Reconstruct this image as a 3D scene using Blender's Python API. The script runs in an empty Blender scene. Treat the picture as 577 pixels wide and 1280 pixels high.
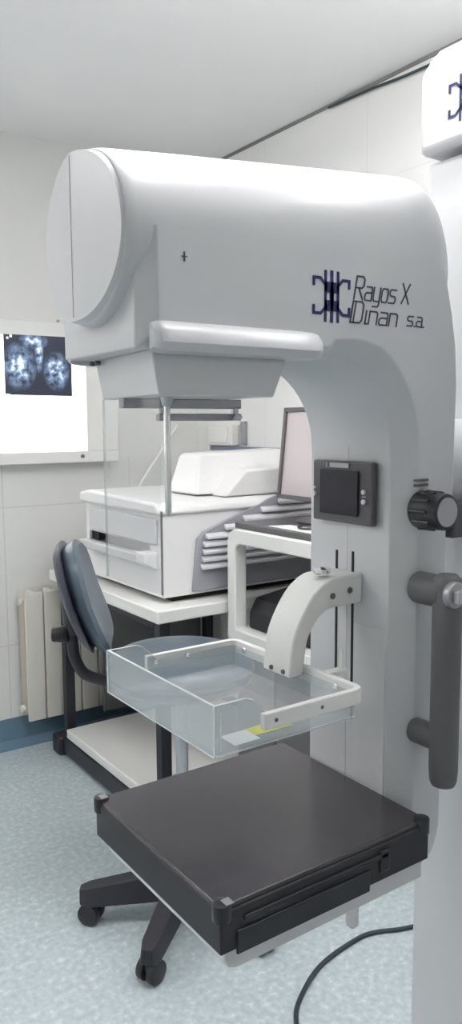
import bpy, bmesh, math, random
from mathutils import Vector, Matrix
random.seed(7)
SC = bpy.context.scene
COL = SC.collection
R = math.radians
PI = math.pi

# ------------------------------------------------------------------ materials
def new_mat(name):
    m = bpy.data.materials.new(name); m.use_nodes = True
    nt = m.node_tree
    return m, nt, nt.nodes['Principled BSDF']

def mat(name, col, rough=.5, metal=0., bump=0., bscale=60., vary=0., vscale=4., spec=.5, coat=0.):
    m, nt, b = new_mat(name)
    b.inputs['Base Color'].default_value = (*col, 1)
    b.inputs['Roughness'].default_value = rough
    b.inputs['Metallic'].default_value = metal
    b.inputs['Specular IOR Level'].default_value = spec
    b.inputs['Coat Weight'].default_value = coat
    tc = nt.nodes.new('ShaderNodeTexCoord')
    if vary:
        n = nt.nodes.new('ShaderNodeTexNoise'); n.inputs['Scale'].default_value = vscale
        n.inputs['Detail'].default_value = 4
        nt.links.new(tc.outputs['Object'], n.inputs['Vector'])
        mx = nt.nodes.new('ShaderNodeMixRGB')
        mx.inputs[1].default_value = (*[c * (1 - vary) for c in col], 1)
        mx.inputs[2].default_value = (*[min(1, c * (1 + vary)) for c in col], 1)
        nt.links.new(n.outputs['Fac'], mx.inputs[0])
        nt.links.new(mx.outputs[0], b.inputs['Base Color'])
    if bump:
        n = nt.nodes.new('ShaderNodeTexNoise'); n.inputs['Scale'].default_value = bscale
        nt.links.new(tc.outputs['Object'], n.inputs['Vector'])
        bp = nt.nodes.new('ShaderNodeBump'); bp.inputs['Strength'].default_value = bump
        bp.inputs['Distance'].default_value = .002
        nt.links.new(n.outputs['Fac'], bp.inputs['Height'])
        nt.links.new(bp.outputs['Normal'], b.inputs['Normal'])
    return m

def emis(name, col, s):
    m, nt, b = new_mat(name)
    b.inputs['Base Color'].default_value = (*col, 1)
    b.inputs['Emission Color'].default_value = (*col, 1)
    b.inputs['Emission Strength'].default_value = s
    return m

def acrylic(name, haze, tint=(.95, .97, .98)):
    m, nt, b = new_mat(name)
    nt.nodes.remove(b)
    out = nt.nodes['Material Output']
    tr = nt.nodes.new('ShaderNodeBsdfTransparent'); tr.inputs[0].default_value = (*tint, 1)
    gl = nt.nodes.new('ShaderNodeBsdfGlossy'); gl.inputs['Roughness'].default_value = .06
    df = nt.nodes.new('ShaderNodeBsdfDiffuse'); df.inputs[0].default_value = (.85, .88, .9, 1)
    lw = nt.nodes.new('ShaderNodeLayerWeight'); lw.inputs[0].default_value = .5
    pw = nt.nodes.new('ShaderNodeMath'); pw.operation = 'POWER'; pw.inputs[1].default_value = 4
    nt.links.new(lw.outputs['Facing'], pw.inputs[0])
    fr = nt.nodes.new('ShaderNodeMath'); fr.operation = 'MULTIPLY_ADD'; fr.inputs[1].default_value = .6; fr.inputs[2].default_value = .035
    nt.links.new(pw.outputs[0], fr.inputs[0])
    a = nt.nodes.new('ShaderNodeMixShader'); c = nt.nodes.new('ShaderNodeMixShader')
    nt.links.new(fr.outputs[0], a.inputs[0]); nt.links.new(tr.outputs[0], a.inputs[1]); nt.links.new(gl.outputs[0], a.inputs[2])
    c.inputs[0].default_value = haze
    nt.links.new(a.outputs[0], c.inputs[1]); nt.links.new(df.outputs[0], c.inputs[2])
    nt.links.new(c.outputs[0], out.inputs['Surface'])
    return m

def tiles(name, col, axis, tile, off, line):
    """flat painted tile wall: thin darker joints in a square grid (world space)"""
    m, nt, b = new_mat(name)
    b.inputs['Roughness'].default_value = .3
    g = nt.nodes.new('ShaderNodeNewGeometry'); s = nt.nodes.new('ShaderNodeSeparateXYZ')
    nt.links.new(g.outputs['Position'], s.inputs[0])
    def math_(op, a, bb=None):
        n = nt.nodes.new('ShaderNodeMath'); n.operation = op
        for i, v in enumerate((a, bb)):
            if v is None: continue
            if isinstance(v, (int, float)): n.inputs[i].default_value = v
            else: nt.links.new(v, n.inputs[i])
        return n.outputs[0]
    def joint(o, of):
        f = math_('PINGPONG', math_('SUBTRACT', o, of), tile / 2)
        return math_('LESS_THAN', f, .0025)
    j = math_('MAXIMUM', joint(s.outputs[axis], off[0]), joint(s.outputs[2], off[1]))
    no = nt.nodes.new('ShaderNodeTexNoise'); no.inputs['Scale'].default_value = 1.6
    nt.links.new(g.outputs['Position'], no.inputs['Vector'])
    m1 = nt.nodes.new('ShaderNodeMixRGB')
    m1.inputs[1].default_value = (*[c * .97 for c in col], 1); m1.inputs[2].default_value = (*col, 1)
    nt.links.new(no.outputs['Fac'], m1.inputs[0])
    m2 = nt.nodes.new('ShaderNodeMixRGB'); m2.inputs[2].default_value = (*line, 1)
    nt.links.new(j, m2.inputs[0]); nt.links.new(m1.outputs[0], m2.inputs[1])
    nt.links.new(m2.outputs[0], b.inputs['Base Color'])
    return m

def floor_mat():
    m, nt, b = new_mat('speckled_blue_vinyl')
    g = nt.nodes.new('ShaderNodeNewGeometry')
    b.inputs['Roughness'].default_value = .33
    def noise(sc, det=2):
        n = nt.nodes.new('ShaderNodeTexNoise'); n.inputs['Scale'].default_value = sc; n.inputs['Detail'].default_value = det
        nt.links.new(g.outputs['Position'], n.inputs['Vector']); return n.outputs['Fac']
    def ramp(src, stops):
        r = nt.nodes.new('ShaderNodeValToRGB'); r.color_ramp.elements[0].position = stops[0][0]; r.color_ramp.elements[0].color = (*stops[0][1], 1)
        r.color_ramp.elements[1].position = stops[1][0]; r.color_ramp.elements[1].color = (*stops[1][1], 1)
        for p, c in stops[2:]:
            e = r.color_ramp.elements.new(p); e.color = (*c, 1)
        nt.links.new(src, r.inputs[0]); return r.outputs[0]
    base = ramp(noise(55, 3), [(.34, (.43, .52, .56)), (.60, (.56, .63, .66)), (.72, (.72, .75, .76))])
    big = ramp(noise(2.2), [(.3, (.9, .9, .9)), (.7, (1, 1, 1))])
    mx = nt.nodes.new('ShaderNodeMixRGB'); mx.blend_type = 'MULTIPLY'; mx.inputs[0].default_value = 1
    nt.links.new(base, mx.inputs[1]); nt.links.new(big, mx.inputs[2])
    nt.links.new(mx.outputs[0], b.inputs['Base Color'])
    return m

def film_mat():
    """mammogram film: two cloudy pale breast shapes on a blue-black sheet, softly backlit"""
    m, nt, b = new_mat('xray_film_sheet')
    tc = nt.nodes.new('ShaderNodeTexCoord'); sp = nt.nodes.new('ShaderNodeSeparateXYZ')
    nt.links.new(tc.outputs['Object'], sp.inputs[0])
    def M(op, a, bb=None, cc=None):
        n = nt.nodes.new('ShaderNodeMath'); n.operation = op
        for i, v in enumerate((a, bb, cc)):
            if v is None: continue
            if isinstance(v, (int, float)): n.inputs[i].default_value = v
            else: nt.links.new(v, n.inputs[i])
        return n.outputs[0]
    def blob(cx, cz, rx, rz):
        dx = M('DIVIDE', M('SUBTRACT', sp.outputs[0], cx), rx); dz = M('DIVIDE', M('SUBTRACT', sp.outputs[2], cz), rz)
        d = M('SQRT', M('ADD', M('MULTIPLY', dx, dx), M('MULTIPLY', dz, dz)))
        return M('MAXIMUM', M('SUBTRACT', 1.15, d), 0)
    n1 = nt.nodes.new('ShaderNodeTexNoise'); n1.inputs['Scale'].default_value = 34; n1.inputs['Detail'].default_value = 6
    nt.links.new(tc.outputs['Object'], n1.inputs['Vector'])
    s = M('MAXIMUM', blob(-.085, -.005, .070, .090), blob(.078, -.02, .055, .075))
    s = M('MAXIMUM', s, M('MULTIPLY', blob(0.003, .06, .018, .085), 1.2))
    s = M('MAXIMUM', s, M('MULTIPLY', blob(-.02, .1, .06, .03), 1.0))
    v = M('MULTIPLY', s, M('MAXIMUM', M('MULTIPLY', M('SUBTRACT', n1.outputs['Fac'], .36), 4.2), 0))
    r = nt.nodes.new('ShaderNodeValToRGB')
    r.color_ramp.elements[0].color = (.012, .016, .032, 1)
    r.color_ramp.elements[1].color = (.78, .88, .95, 1); r.color_ramp.elements[1].position = 1
    e = r.color_ramp.elements.new(.45); e.color = (.13, .2, .32, 1)
    nt.links.new(v, r.inputs[0]); nt.links.new(r.outputs[0], b.inputs['Base Color'])
    nt.links.new(r.outputs[0], b.inputs['Emission Color']); b.inputs['Emission Strength'].default_value = .55
    b.inputs['Roughness'].default_value = .3
    return m

W = dict(
    paint=mat('white_machine_enamel', (.69, .70, .725), .32, bump=.03, bscale=300, coat=.1),
    paint2=mat('cover_enamel', (.72, .725, .745), .34, bump=.03, bscale=300),
    cream=mat('cream_enamel', (.84, .84, .82), .35),
    black=mat('black_plastic', (.018, .018, .024), .35),
    carbon=mat('satin_dark_table_top', (.045, .040, .05), .21, bump=.05, bscale=800, spec=.9),
    tableside=mat('satin_black_table_side', (.02, .018, .025), .5),
    handle=mat('dark_grey_rubber', (.13, .13, .14), .5),
    chrome=mat('chrome', (.85, .85, .87), .08, 1),
    steel=mat('brushed_steel', (.55, .55, .58), .3, 1),
    rail=mat('grey_rail', (.38, .38, .41), .35, .6),
    slot=mat('slot_black', (.01, .01, .012), .6),
    seam=mat('seam_grey', (.5, .5, .52), .6),
    bezel=mat('bezel_grey', (.10, .095, .105), .4),
    screen=mat('dark_display_glass', (.012, .011, .022), .18),
    light_btn=mat('pale_button', (.7, .7, .7), .4),
    blue=mat('navy_ink', (.018, .022, .13), .4),
    ink=mat('dark_ink', (.05, .05, .09), .4),
    wall_up=mat('painted_plaster', (.82, .82, .805), .7, bump=.1, bscale=40, vary=.02),
    ceil=mat('ceiling_plaster', (.93, .93, .935), .8, bump=.1, bscale=30, vary=.02),
    tile_left=tiles('white_wall_tile_left', (.80, .80, .785), 0, .60, (1.09, .45), (.66, .66, .65)),
    tile_right=tiles('white_wall_tile_right', (.82, .82, .81), 1, .60, (.31, .45), (.76, .76, .75)),
    floor=floor_mat(),
    skirt=mat('blue_vinyl_skirting', (.13, .22, .30), .45, vary=.08),
    desk=mat('white_laminate', (.82, .82, .80), .4),
    blackm=mat('black_painted_steel', (.02, .02, .028), .45),
    greypanel=mat('grey_panel', (.16, .16, .165), .6, vary=.05),
    printer=mat('white_abs', (.82, .82, .82), .4),
    printer_g=mat('pale_grey_abs', (.62, .62, .64), .45),
    louvre=mat('grey_vent_plastic', (.33, .33, .37), .5),
    slat=mat('pale_vent_slat', (.70, .70, .74), .45),
    vinyl=mat('blue_grey_vinyl', (.06, .088, .118), .3, bump=.15, bscale=120, vary=.06),
    vinylback=mat('dark_seat_shell', (.035, .035, .06), .3),
    radiator=mat('cream_radiator_enamel', (.74, .72, .66), .4),
    radshade=mat('radiator_shaded_enamel', (.52, .47, .40), .5),  # shade on the radiator's side is put into this darker tan
    edge=mat('frosted_acrylic_edge', (.78, .82, .84), .3),
    acr=acrylic('clear_acrylic', .19), acr_clear=acrylic('clear_shield', .03, (.98, .985, .99)),
    yellow=mat('yellow_label', (.75, .72, .05), .5), paper=mat('white_paper', (.85, .85, .83), .6),
    lightpanel=emis('lit_viewer_panel', (1, 1, 1), 1.25),
    lamp=emis('lamp_diffuser', (1, .985, .97), 22.0),
    film=film_mat(), moni=mat('screen_reflection_tint', (.50, .44, .45), .22), monframe=mat('dark_monitor_frame', (.10, .09, .10), .4),
    bluetrim=mat('slate_blue_trim', (.22, .25, .36), .5), cordm=mat('dark_cable', (.03, .045, .055), .5),
    crack=mat('dark_joint', (.22, .22, .22), .8), white_cord=mat('white_cord', (.85, .85, .85), .5),
    foot=mat('white_rubber', (.8, .78, .8), .5),
)

# ------------------------------------------------------------------ geometry helpers
def link(name, bm, m, parent=None, smooth=True, bevel=0, seg=3, angle=30):
    me = bpy.data.meshes.new(name)
    bmesh.ops.recalc_face_normals(bm, faces=bm.faces)
    bm.to_mesh(me); bm.free()
    for mm in (m if isinstance(m, (list, tuple)) else [m]): me.materials.append(mm)
    o = bpy.data.objects.new(name, me); COL.objects.link(o)
    if parent is not None: o.parent = parent
    if smooth:
        for p in me.polygons: p.use_smooth = True
    if bevel:
        b = o.modifiers.new('bevel', 'BEVEL'); b.width = bevel; b.segments = seg
        b.limit_method = 'ANGLE'; b.angle_limit = R(angle)
        b.harden_normals = False
    if smooth:
        try:
            me.set_sharp_from_angle(angle=R(40))
        except Exception: pass
    return o

def thing(name, label, cat, loc=(0, 0, 0), group=None):
    o = bpy.data.objects.new(name, None); COL.objects.link(o); o.location = loc
    o.empty_display_size = .05
    tag(o, label, cat, group); return o

def tag(o, label, cat, group=None):
    o['label'] = label; o['category'] = cat
    if group: o['group'] = group
    return o

def struct(name, bm, m, **k):
    o = link(name, bm, m, **k); o['kind'] = 'structure'; return o

def box(bm, x0, x1, y0, y1, z0, z1, mi=0, M=None):
    vs = [bm.verts.new((x, y, z)) for x in (x0, x1) for y in (y0, y1) for z in (z0, z1)]
    if M is not None:
        for v in vs: v.co = M @ v.co
    for f in ((0, 1, 3, 2), (4, 6, 7, 5), (0, 4, 5, 1), (2, 3, 7, 6), (0, 2, 6, 4), (1, 5, 7, 3)):
        fc = bm.faces.new([vs[i] for i in f]); fc.material_index = mi
    return vs

def B(*a):
    bm = bmesh.new(); box(bm, *a); return bm

def cyl(bm, p0, p1, r0, r1=None, n=24, mi=0, cap=True, bev=0):
    p0 = Vector(p0); p1 = Vector(p1); r1 = r0 if r1 is None else r1
    d = (p1 - p0); L = d.length; d.normalize()
    a = Vector((0, 0, 1)) if abs(d.z) < .9 else Vector((1, 0, 0))
    u = d.cross(a).normalized(); v = d.cross(u).normalized()
    st = [(0, r0), (L, r1)]
    if bev: st = [(0, r0 - bev), (bev * .3, r0 - bev * .3), (bev, r0), (L - bev, r1), (L - bev * .3, r1 - bev * .3), (L, r1 - bev)]
    rings = []
    for t, r in st:
        rings.append([bm.verts.new(p0 + d * t + (u * math.cos(2 * PI * k / n) + v * math.sin(2 * PI * k / n)) * r) for k in range(n)])
    for a_, b_ in zip(rings, rings[1:]):
        for k in range(n):
            f = bm.faces.new((a_[k], a_[(k + 1) % n], b_[(k + 1) % n], b_[k])); f.material_index = mi
    if cap:
        f = bm.faces.new(rings[0][::-1]); f.material_index = mi
        f = bm.faces.new(rings[-1]); f.material_index = mi

def C(*a, **k):
    bm = bmesh.new(); cyl(bm, *a, **k); return bm

def catmull(pts, n=8):
    P = [Vector(p) for p in pts]; P = [P[0] * 2 - P[1]] + P + [P[-1] * 2 - P[-2]]
    out = []
    for i in range(1, len(P) - 2):
        for k in range(n):
            t = k / n
            a, b, c, d = P[i - 1], P[i], P[i + 1], P[i + 2]
            out.append(.5 * ((2 * b) + (c - a) * t + (2 * a - 5 * b + 4 * c - d) * t * t + (3 * b - a - 3 * c + d) * t ** 3))
    out.append(P[-2]); return out

def tube(bm, pts, r, n=12, mi=0, sy=1.0):
    pts = [Vector(p) for p in pts]; rings = []
    up = Vector((0, 0, 1)); prev = None
    for i, p in enumerate(pts):
        d = (pts[min(i + 1, len(pts) - 1)] - pts[max(i - 1, 0)]).normalized()
        if prev is None:
            a = up if abs(d.z) < .9 else Vector((1, 0, 0)); u = d.cross(a).normalized()
        else:
            u = (prev - d * prev.dot(d)).normalized()
        prev = u; v = d.cross(u).normalized()
        rr = r[i] if isinstance(r, (list, tuple)) else r
        rings.append([bm.verts.new(p + u * math.cos(2 * PI * k / n) * rr + v * math.sin(2 * PI * k / n) * rr * sy) for k in range(n)])
    for a_, b_ in zip(rings, rings[1:]):
        for k in range(n):
            f = bm.faces.new((a_[k], a_[(k + 1) % n], b_[(k + 1) % n], b_[k])); f.material_index = mi
    bm.faces.new(rings[0][::-1]).material_index = mi; bm.faces.new(rings[-1]).material_index = mi

def prism(bm, poly, axis, a, b, mi=0):
    """polygon in the two other axes extruded along axis from a to b"""
    def P(p, t):
        c = list(p); c.insert(axis, t); return bm.verts.new(c)
    lo = [P(p, a) for p in poly]; hi = [P(p, b) for p in poly]; n = len(poly)
    for i in range(n):
        bm.faces.new((lo[i], lo[(i + 1) % n], hi[(i + 1) % n], hi[i])).material_index = mi
    bm.faces.new(lo[::-1]).material_index = mi; bm.faces.new(hi).material_index = mi

def arc(cx, cz, r, a0, a1, n=10, rz=None):
    rz = rz or r
    return [(cx + r * math.cos(R(a0 + (a1 - a0) * k / n)), cz + rz * math.sin(R(a0 + (a1 - a0) * k / n))) for k in range(n + 1)]

def lathe(bm, prof, c=(0, 0, 0), n=32, sx=1, sy=1, mi=0):
    rings = []
    for r, z in prof:
        rings.append([bm.verts.new((c[0] + sx * r * math.cos(2 * PI * k / n), c[1] + sy * r * math.sin(2 * PI * k / n), c[2] + z)) for k in range(n)])
    for a_, b_ in zip(rings, rings[1:]):
        for k in range(n):
            bm.faces.new((a_[k], a_[(k + 1) % n], b_[(k + 1) % n], b_[k])).material_index = mi
    bm.faces.new(rings[0][::-1]).material_index = mi; bm.faces.new(rings[-1]).material_index = mi

def ribbon(bm, pts, w, place, t=.0006, closed=False):
    """flat pen stroke of width w along 2D pts, place(u, v, depth) -> 3D"""
    P = [Vector(p) for p in pts]
    if closed: P = P + [P[0]]
    L, Rr = [], []
    for i, p in enumerate(P):
        if closed and i in (0, len(P) - 1): d1 = (P[0] - P[-2]).normalized(); d2 = (P[1] - P[0]).normalized()
        else:
            d1 = (p - P[i - 1]).normalized() if i else None
            d2 = (P[i + 1] - p).normalized() if i < len(P) - 1 else None
            d1 = d1 or d2; d2 = d2 or d1
        n1 = Vector((-d1.y, d1.x)); n2 = Vector((-d2.y, d2.x)); n = (n1 + n2)
        if n.length < 1e-4: n = n1
        n.normalize(); k = w / 2 / max(.45, n.dot(n1))
        ex = Vector((0, 0))
        if not closed and i == 0: ex = -d2 * w / 2
        if not closed and i == len(P) - 1: ex = d1 * w / 2
        L.append(p + n * k + ex); Rr.append(p - n * k + ex)
    for i in range(len(P) - 1):
        q = [L[i], L[i + 1], Rr[i + 1], Rr[i]]
        top = [bm.verts.new(place(a.x, a.y, t)) for a in q]; bot = [bm.verts.new(place(a.x, a.y, 0)) for a in q]
        bm.faces.new(top); bm.faces.new(bot[::-1])
        for j in range(4): bm.faces.new((top[j], top[(j + 1) % 4], bot[(j + 1) % 4], bot[j]))

def rot_z(o, a): o.rotation_euler.z = a

# ------------------------------------------------------------------ room shell
XR, YF, ZC = 2.07, 3.255, 2.585
XL, YB = -1.9, -2.0
struct('floor', B(XL, XR, YB, YF, -.05, 0), W['floor'])
struct('ceiling', B(XL, XR, YB, YF, ZC, ZC + .05), W['ceil'])
struct('wall_far', B(XL, XR + .1, YF, YF + .1, 0, 1.25), W['tile_left'])
o = struct('wall_far_upper', B(XL, XR + .1, YF, YF + .1, 1.25, ZC), W['wall_up']); o.name = 'wall_far.001'
struct('wall_right', B(XR, XR + .1, YB, YF, 0, ZC), W['tile_right'])
struct('wall_left', B(XL - .1, XL, YB, YF, 0, ZC), W['wall_up'])
struct('wall_back', B(XL, XR, YB - .1, YB, 0, ZC), W['wall_up'])
bm = bmesh.new(); prism(bm, [(YF, 0), (YF, .125), (YF - .008, .125), (YF - .012, .03), (YF - .05, .004), (YF - .05, 0)], 0, XL, XR)
struct('baseboard_far', bm, W['skirt'])
bm = bmesh.new(); prism(bm, [(XR, 0), (XR, .1), (XR - .008, .1), (XR - .012, .02), (XR - .03, 0)], 1, YB, YF - .05)
for v in bm.verts: v.co = v.co
struct('baseboard_right', bm, W['skirt'])
# dark open joint along the ceiling edge on the right wall
bm = bmesh.new(); box(bm, XR - .006, XR, YB, YF - .0, ZC - .012, ZC)
struct('trim_1', bm, W['crack'])
# slate blue rail on the right wall
struct('trim_2', B(XR - .018, XR, 1.9, 3.12, 1.278, 1.296), W['bluetrim'], bevel=.002)
bm = bmesh.new()
tube(bm, catmull([(XR - .012, YB + .1, ZC - .03), (XR - .012, .8, ZC - .028), (XR - .014, 1.75, ZC - .04), (XR - .012, 2.1, ZC - .022), (XR - .013, 2.3, ZC - .016)]), .005, 8)
tag(link('wall_cable', bm, W['cordm']), 'thin dark cable clipped along the joint of right wall and ceiling', 'cable')

# ceiling lamps, all out of frame; the last two are added to brighten the background
for i, (x, y, lab) in enumerate(((.78, 1.08, 'twin-tube ceiling lamp directly above the x-ray machine'),
                                 (-1.15, 2.2, 'unseen twin-tube ceiling lamp added to brighten the background, beyond the film viewer side, nearest to the far wall'),
                                 (1.40, .62, 'unseen twin-tube ceiling lamp added to brighten the background, nearest to the right wall'))):
    t = thing('ceiling_lamp', lab, 'lamp', (x, y, ZC), 'ceiling lamps')
    bm = bmesh.new(); box(bm, -.05, .05, -.62, .62, -.165, -.12)
    for sy in (-.4, .4): link('lamp_hanger', C((0, sy, -.12), (0, sy, 0), .006, n=8), W['rail'], t)
    link('lamp_body', bm, W['desk'], t, bevel=.004)
    for sx in (-1, 1):
        link('lamp_tube', C((sx * .075, -.60, -.155), (sx * .075, .60, -.155), .019, n=16), W['lamp'], t)
    for sy in (-1, 1): link('lamp_end', B(-.1, .1, sy * .60 - .015, sy * .60 + .015, -.18, -.12), W['desk'], t, bevel=.003)

# ------------------------------------------------------------------ wall mounted film viewer + film
t = thing('film_viewer', 'lit white wall-mounted film viewer box on the far wall', 'light box', (1.0, YF, 1.26))
def loc(bm, T):
    for v in bm.verts: v.co -= Vector(T)
    return bm
T = (1.0, YF, 1.26)
bm = bmesh.new()
for a in ((.50, 1.60, 1.235, 1.285), (.50, 1.60, 1.765, 1.83), (1.45, 1.60, 1.285, 1.765), (.50, .55, 1.285, 1.765)):
    box(bm, a[0], a[1], YF - .075, YF, a[2], a[3])
link('viewer_frame', loc(bm, T), W['cream'], t, bevel=.004)
link('lit_panel', loc(B(.55, 1.45, YF - .06, YF - .03, 1.285, 1.765), T), W['lightpanel'], t)
link('screw', loc(C((1.425, YF - .075, 1.262), (1.425, YF - .082, 1.262), .008, n=12), T), W['handle'], t)
bm = bmesh.new(); cyl(bm, (1.36, YF - .003, 1.86), (1.36, YF, 1.86), .01, n=12); 
link('clip_mark', loc(C((1.36, YF - .01, 1.845), (1.36, YF, 1.845), .006, n=10), T), W['rail'], t); bm.free()
link('clip_mark', loc(C((1.41, YF - .01, 1.845), (1.41, YF, 1.845), .005, n=10), T), W['rail'], t)
bm = bmesh.new(); prism(bm, [(-.146, -.118), (-.128, -.118), (-.125, -.122), (.146, -.124), (.146, .125), (-.11, .123), (-.11, .112), (-.12, .112), (-.12, .122), (-.146, .122)], 1, -.0008, .0008)
o = tag(link('xray_film', bm, W['film'], smooth=False), 'dark mammogram film with two pale breast images clipped on the lit viewer', 'x-ray film')
o.location = (1.238, YF - .0765, 1.645)
for x, z in ((-.13, .108), (.128, .106)):
    link('film_mark', C((x, -.002, z), (x, .0, z), .006, n=10), W['paper'], o)

# ------------------------------------------------------------------ radiator
t = thing('radiator', 'cream sectioned radiator mounted low on the far tiled wall', 'radiator', (1.13, 3.15, .13))
for k in range(5):
    x0 = k * .083
    bm = bmesh.new()
    prism(bm, [(x0 + .003, .0), (x0 + .080, .0), (x0 + .083 - .003, .012), (x0 + .083 - .003, .014), (x0 + .05, .018), (x0 + .05, .085), (x0 + .08, .09), (x0 + .003, .09), (x0 + .033, .085), (x0 + .033, .018), (x0 + .003, .014)], 2, .0, .56)
    link('section', bm, W['radiator'], t, bevel=.003)
link('core', B(.0, .41, .016, .084, .03, .53), W['radshade'], t, bevel=.01)
bm = bmesh.new(); cyl(bm, (-.012, .05, .52), (.02, .05, .52), .018, n=16); link('end_plug', bm, W['radiator'], t)
bm = bmesh.new(); cyl(bm, (-.012, .05, .045), (.02, .05, .045), .018, n=16); link('end_plug', bm, W['radiator'], t)
for x in (.04, .35): link('wall_bracket', B(x, x + .02, .085, .106, .47, .5), W['radiator'], t)

# ------------------------------------------------------------------ desk
DX, DY0, DY1 = 1.23, 2.19, 3.12
t = thing('desk', 'white-topped computer desk on black steel legs along the right wall', 'desk', (DX, DY0, 0))
T = (DX, DY0, 0)
link('desktop', loc(B(DX, XR - .01, DY0, DY1, .745, .79), T), W['desk'], t, bevel=.006)
for (x, y) in ((DX + .05, DY1 - .06), (DX + .05, DY0 + .06), (XR - .08, DY1 - .06), (XR - .08, DY0 + .06)):
    link('leg', loc(B(x - .02, x + .02, y - .02, y + .02, .085, .745), T), W['blackm'], t, bevel=.003)
for y in (DY1 - .06, DY0 + .06): link('foot_rail', loc(B(DX - .02, XR - .05, y - .04, y + .04, .0, .085), T), W['blackm'], t, bevel=.015)
link('cross_rail', loc(B(DX + .0, DX + .05, DY0 + .1, DY1 - .1, .015, .085), T), W['blackm'], t, bevel=.004)
link('lower_shelf', loc(B(DX + .005, XR - .1, DY0 + .125, DY1 - .125, .086, .125), T), W['desk'], t, bevel=.006)
link('back_panel', loc(B(DX + .22, XR - .11, DY1 - .045, DY1 - .03, .13, .745), T), W['greypanel'], t)
link('upper_rail', loc(B(DX + .05, DX + .08, DY0 + .12, DY1 - .12, .70, .743), T), W['blackm'], t)

# ------------------------------------------------------------------ film printer on desk
px0, px1, py0, py1, pz0, pz1 = 1.295, 1.97, 2.262, 2.87, .812, 1.125
t = thing('film_printer', 'large white medical film printer with side vents standing on the white desk', 'printer', (px0, py0, .79))
T = (px0, py0, .79)
# body : chamfered box with a slot cut in its left face
bm = bmesh.new()
box(bm, px0, px1, py0, py1 - 0, pz0, .93)
box(bm, px0 + .05, px1, py0 + .09, py1 - .03, .93, .985)
box(bm, px0, px1, py0, py0 + .09, .93, .985)
box(bm, px0, px1, py1 - .03, py1, .93, .985)
box(bm, px0, px1, py0, py1, .985, pz1 - .03)
link('body', loc(bm, T), W['printer'], t, smooth=False)
link('front_panel', loc(B(px0 - .012, px0, py0 + .03, py1 - .05, .99, pz1 - .045), T), W['printer_g'], t, bevel=.006)
bm = bmesh.new(); prism(bm, [(py0 - .012, 0), (py0 - .012, .022), (py0 + .02, .042), (py1 - .05, .052), (py1 + .02, .04), (py1 + .02, 0)], 0, px0 - .02, px1 + .0)
for v in bm.verts: v.co.z += pz1 - .03
link('top_lid', loc(bm, T), W['printer'], t, bevel=.012)
# output tray
bm = bmesh.new()
prism(bm, [(px0 - .05, .925), (px0 - .05, .955), (px0 - .02, .955), (px0 + .045, .938), (px0 + .045, .925)], 1, py0 + .1, py1 - .04)
link('output_tray', loc(bm, T), W['printer_g'], t, bevel=.004)
bm = bmesh.new(); prism(bm, [(px0 - .05, .93), (px0 - .05, .966), (px0 + .0, .966), (px0 + .0, .90)], 1, py0 + .035, py0 + .1)
link('tray_stop', loc(bm, T), W['printer'], t, bevel=.006)
link('slot_block', loc(B(px0 + .01, px0 + .06, py1 - .09, py1 - .03, .95, .984), T), W['slot'], t)
bm = bmesh.new(); cyl(bm, (px0 - .006, py1 - .2, .885), (px0, py1 - .2, .885), .006, n=12)
link('indicator', loc(bm, T), W['paper'], t)
link('plinth', loc(B(px0 + .05, px1 - .03, py0 + .03, py1 - .03, .79, .813), T), W['slot'], t)
# side vents
rec = [(1.405, .822), (1.425, 1.005), (1.452, 1.03), (1.80, 1.148), (1.955, 1.155), (1.955, .822)]
bm = bmesh.new(); prism(bm, rec, 1, py0 - .013, py0 + .0)
link('vent_panel', loc(bm, T), W['louvre'], t, bevel=.004)
def xr(z): return 1.415 + (z - .86) * .12 if z < 1.02 else 1.44 + (z - 1.02) * (.36 / .118)
k = 0; z = .905
while z < 1.135:
    bm = bmesh.new()
    prism(bm, [(py0 - .014, z), (py0 - .030, z - .006), (py0 - .030, z + .002), (py0 - .014, z + .013)], 0, xr(z + .012) + .014, 1.945)
    link('vent_slat', loc(bm, T), W['slat'], t); z += .026
# raised hood on top
bm = bmesh.new()
zt = pz1 + .02
prism(bm, [(1.49, zt), (1.54, 1.275), (1.555, 1.29), (1.96, 1.30), (1.96, zt)], 1, 2.36, 2.56)
for v in bm.verts:
    if v.co.y < 2.5 and v.co.z > 1.2: v.co.y += .06
link('hood', loc(bm, T), W['printer'], t, bevel=.01)
bm = bmesh.new(); prism(bm, [(1.56, zt - .005), (1.66, 1.235), (1.96, 1.245), (1.96, zt - .005)], 1, 2.285, 2.40)
link('hood_step', loc(bm, T), W['printer'], t, bevel=.01)
# thin white wand leaning on the printer
bm = bmesh.new(); tube(bm, [(1.60, 3.06, 1.07), (1.676, 3.1, 1.15), (1.771, 3.15, 1.235), (1.86, 3.20, 1.31), (1.945, 3.243, 1.392)], .005, 8)
tag(link('white_cord', bm, W['white_cord']), 'thin white cord rising from behind the film printer to the wall', 'cord')
# white wall socket box above the blue rail
t = thing('wall_socket', 'small white socket box on the right wall above the blue rail', 'socket', (XR, 3.03, 1.35))
link('socket_body', B(-.045, 0, -.13, .07, -.05, .045), W['desk'], t, bevel=.006)
link('socket_plate', B(-.052, -.045, -.10, .04, -.035, .03), W['cream'], t, bevel=.002)
bm = bmesh.new(); box(bm, -.02, 0, -.19, -.16, -.045, .06); link('conduit', bm, W['rail'], t, bevel=.003)

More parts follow.
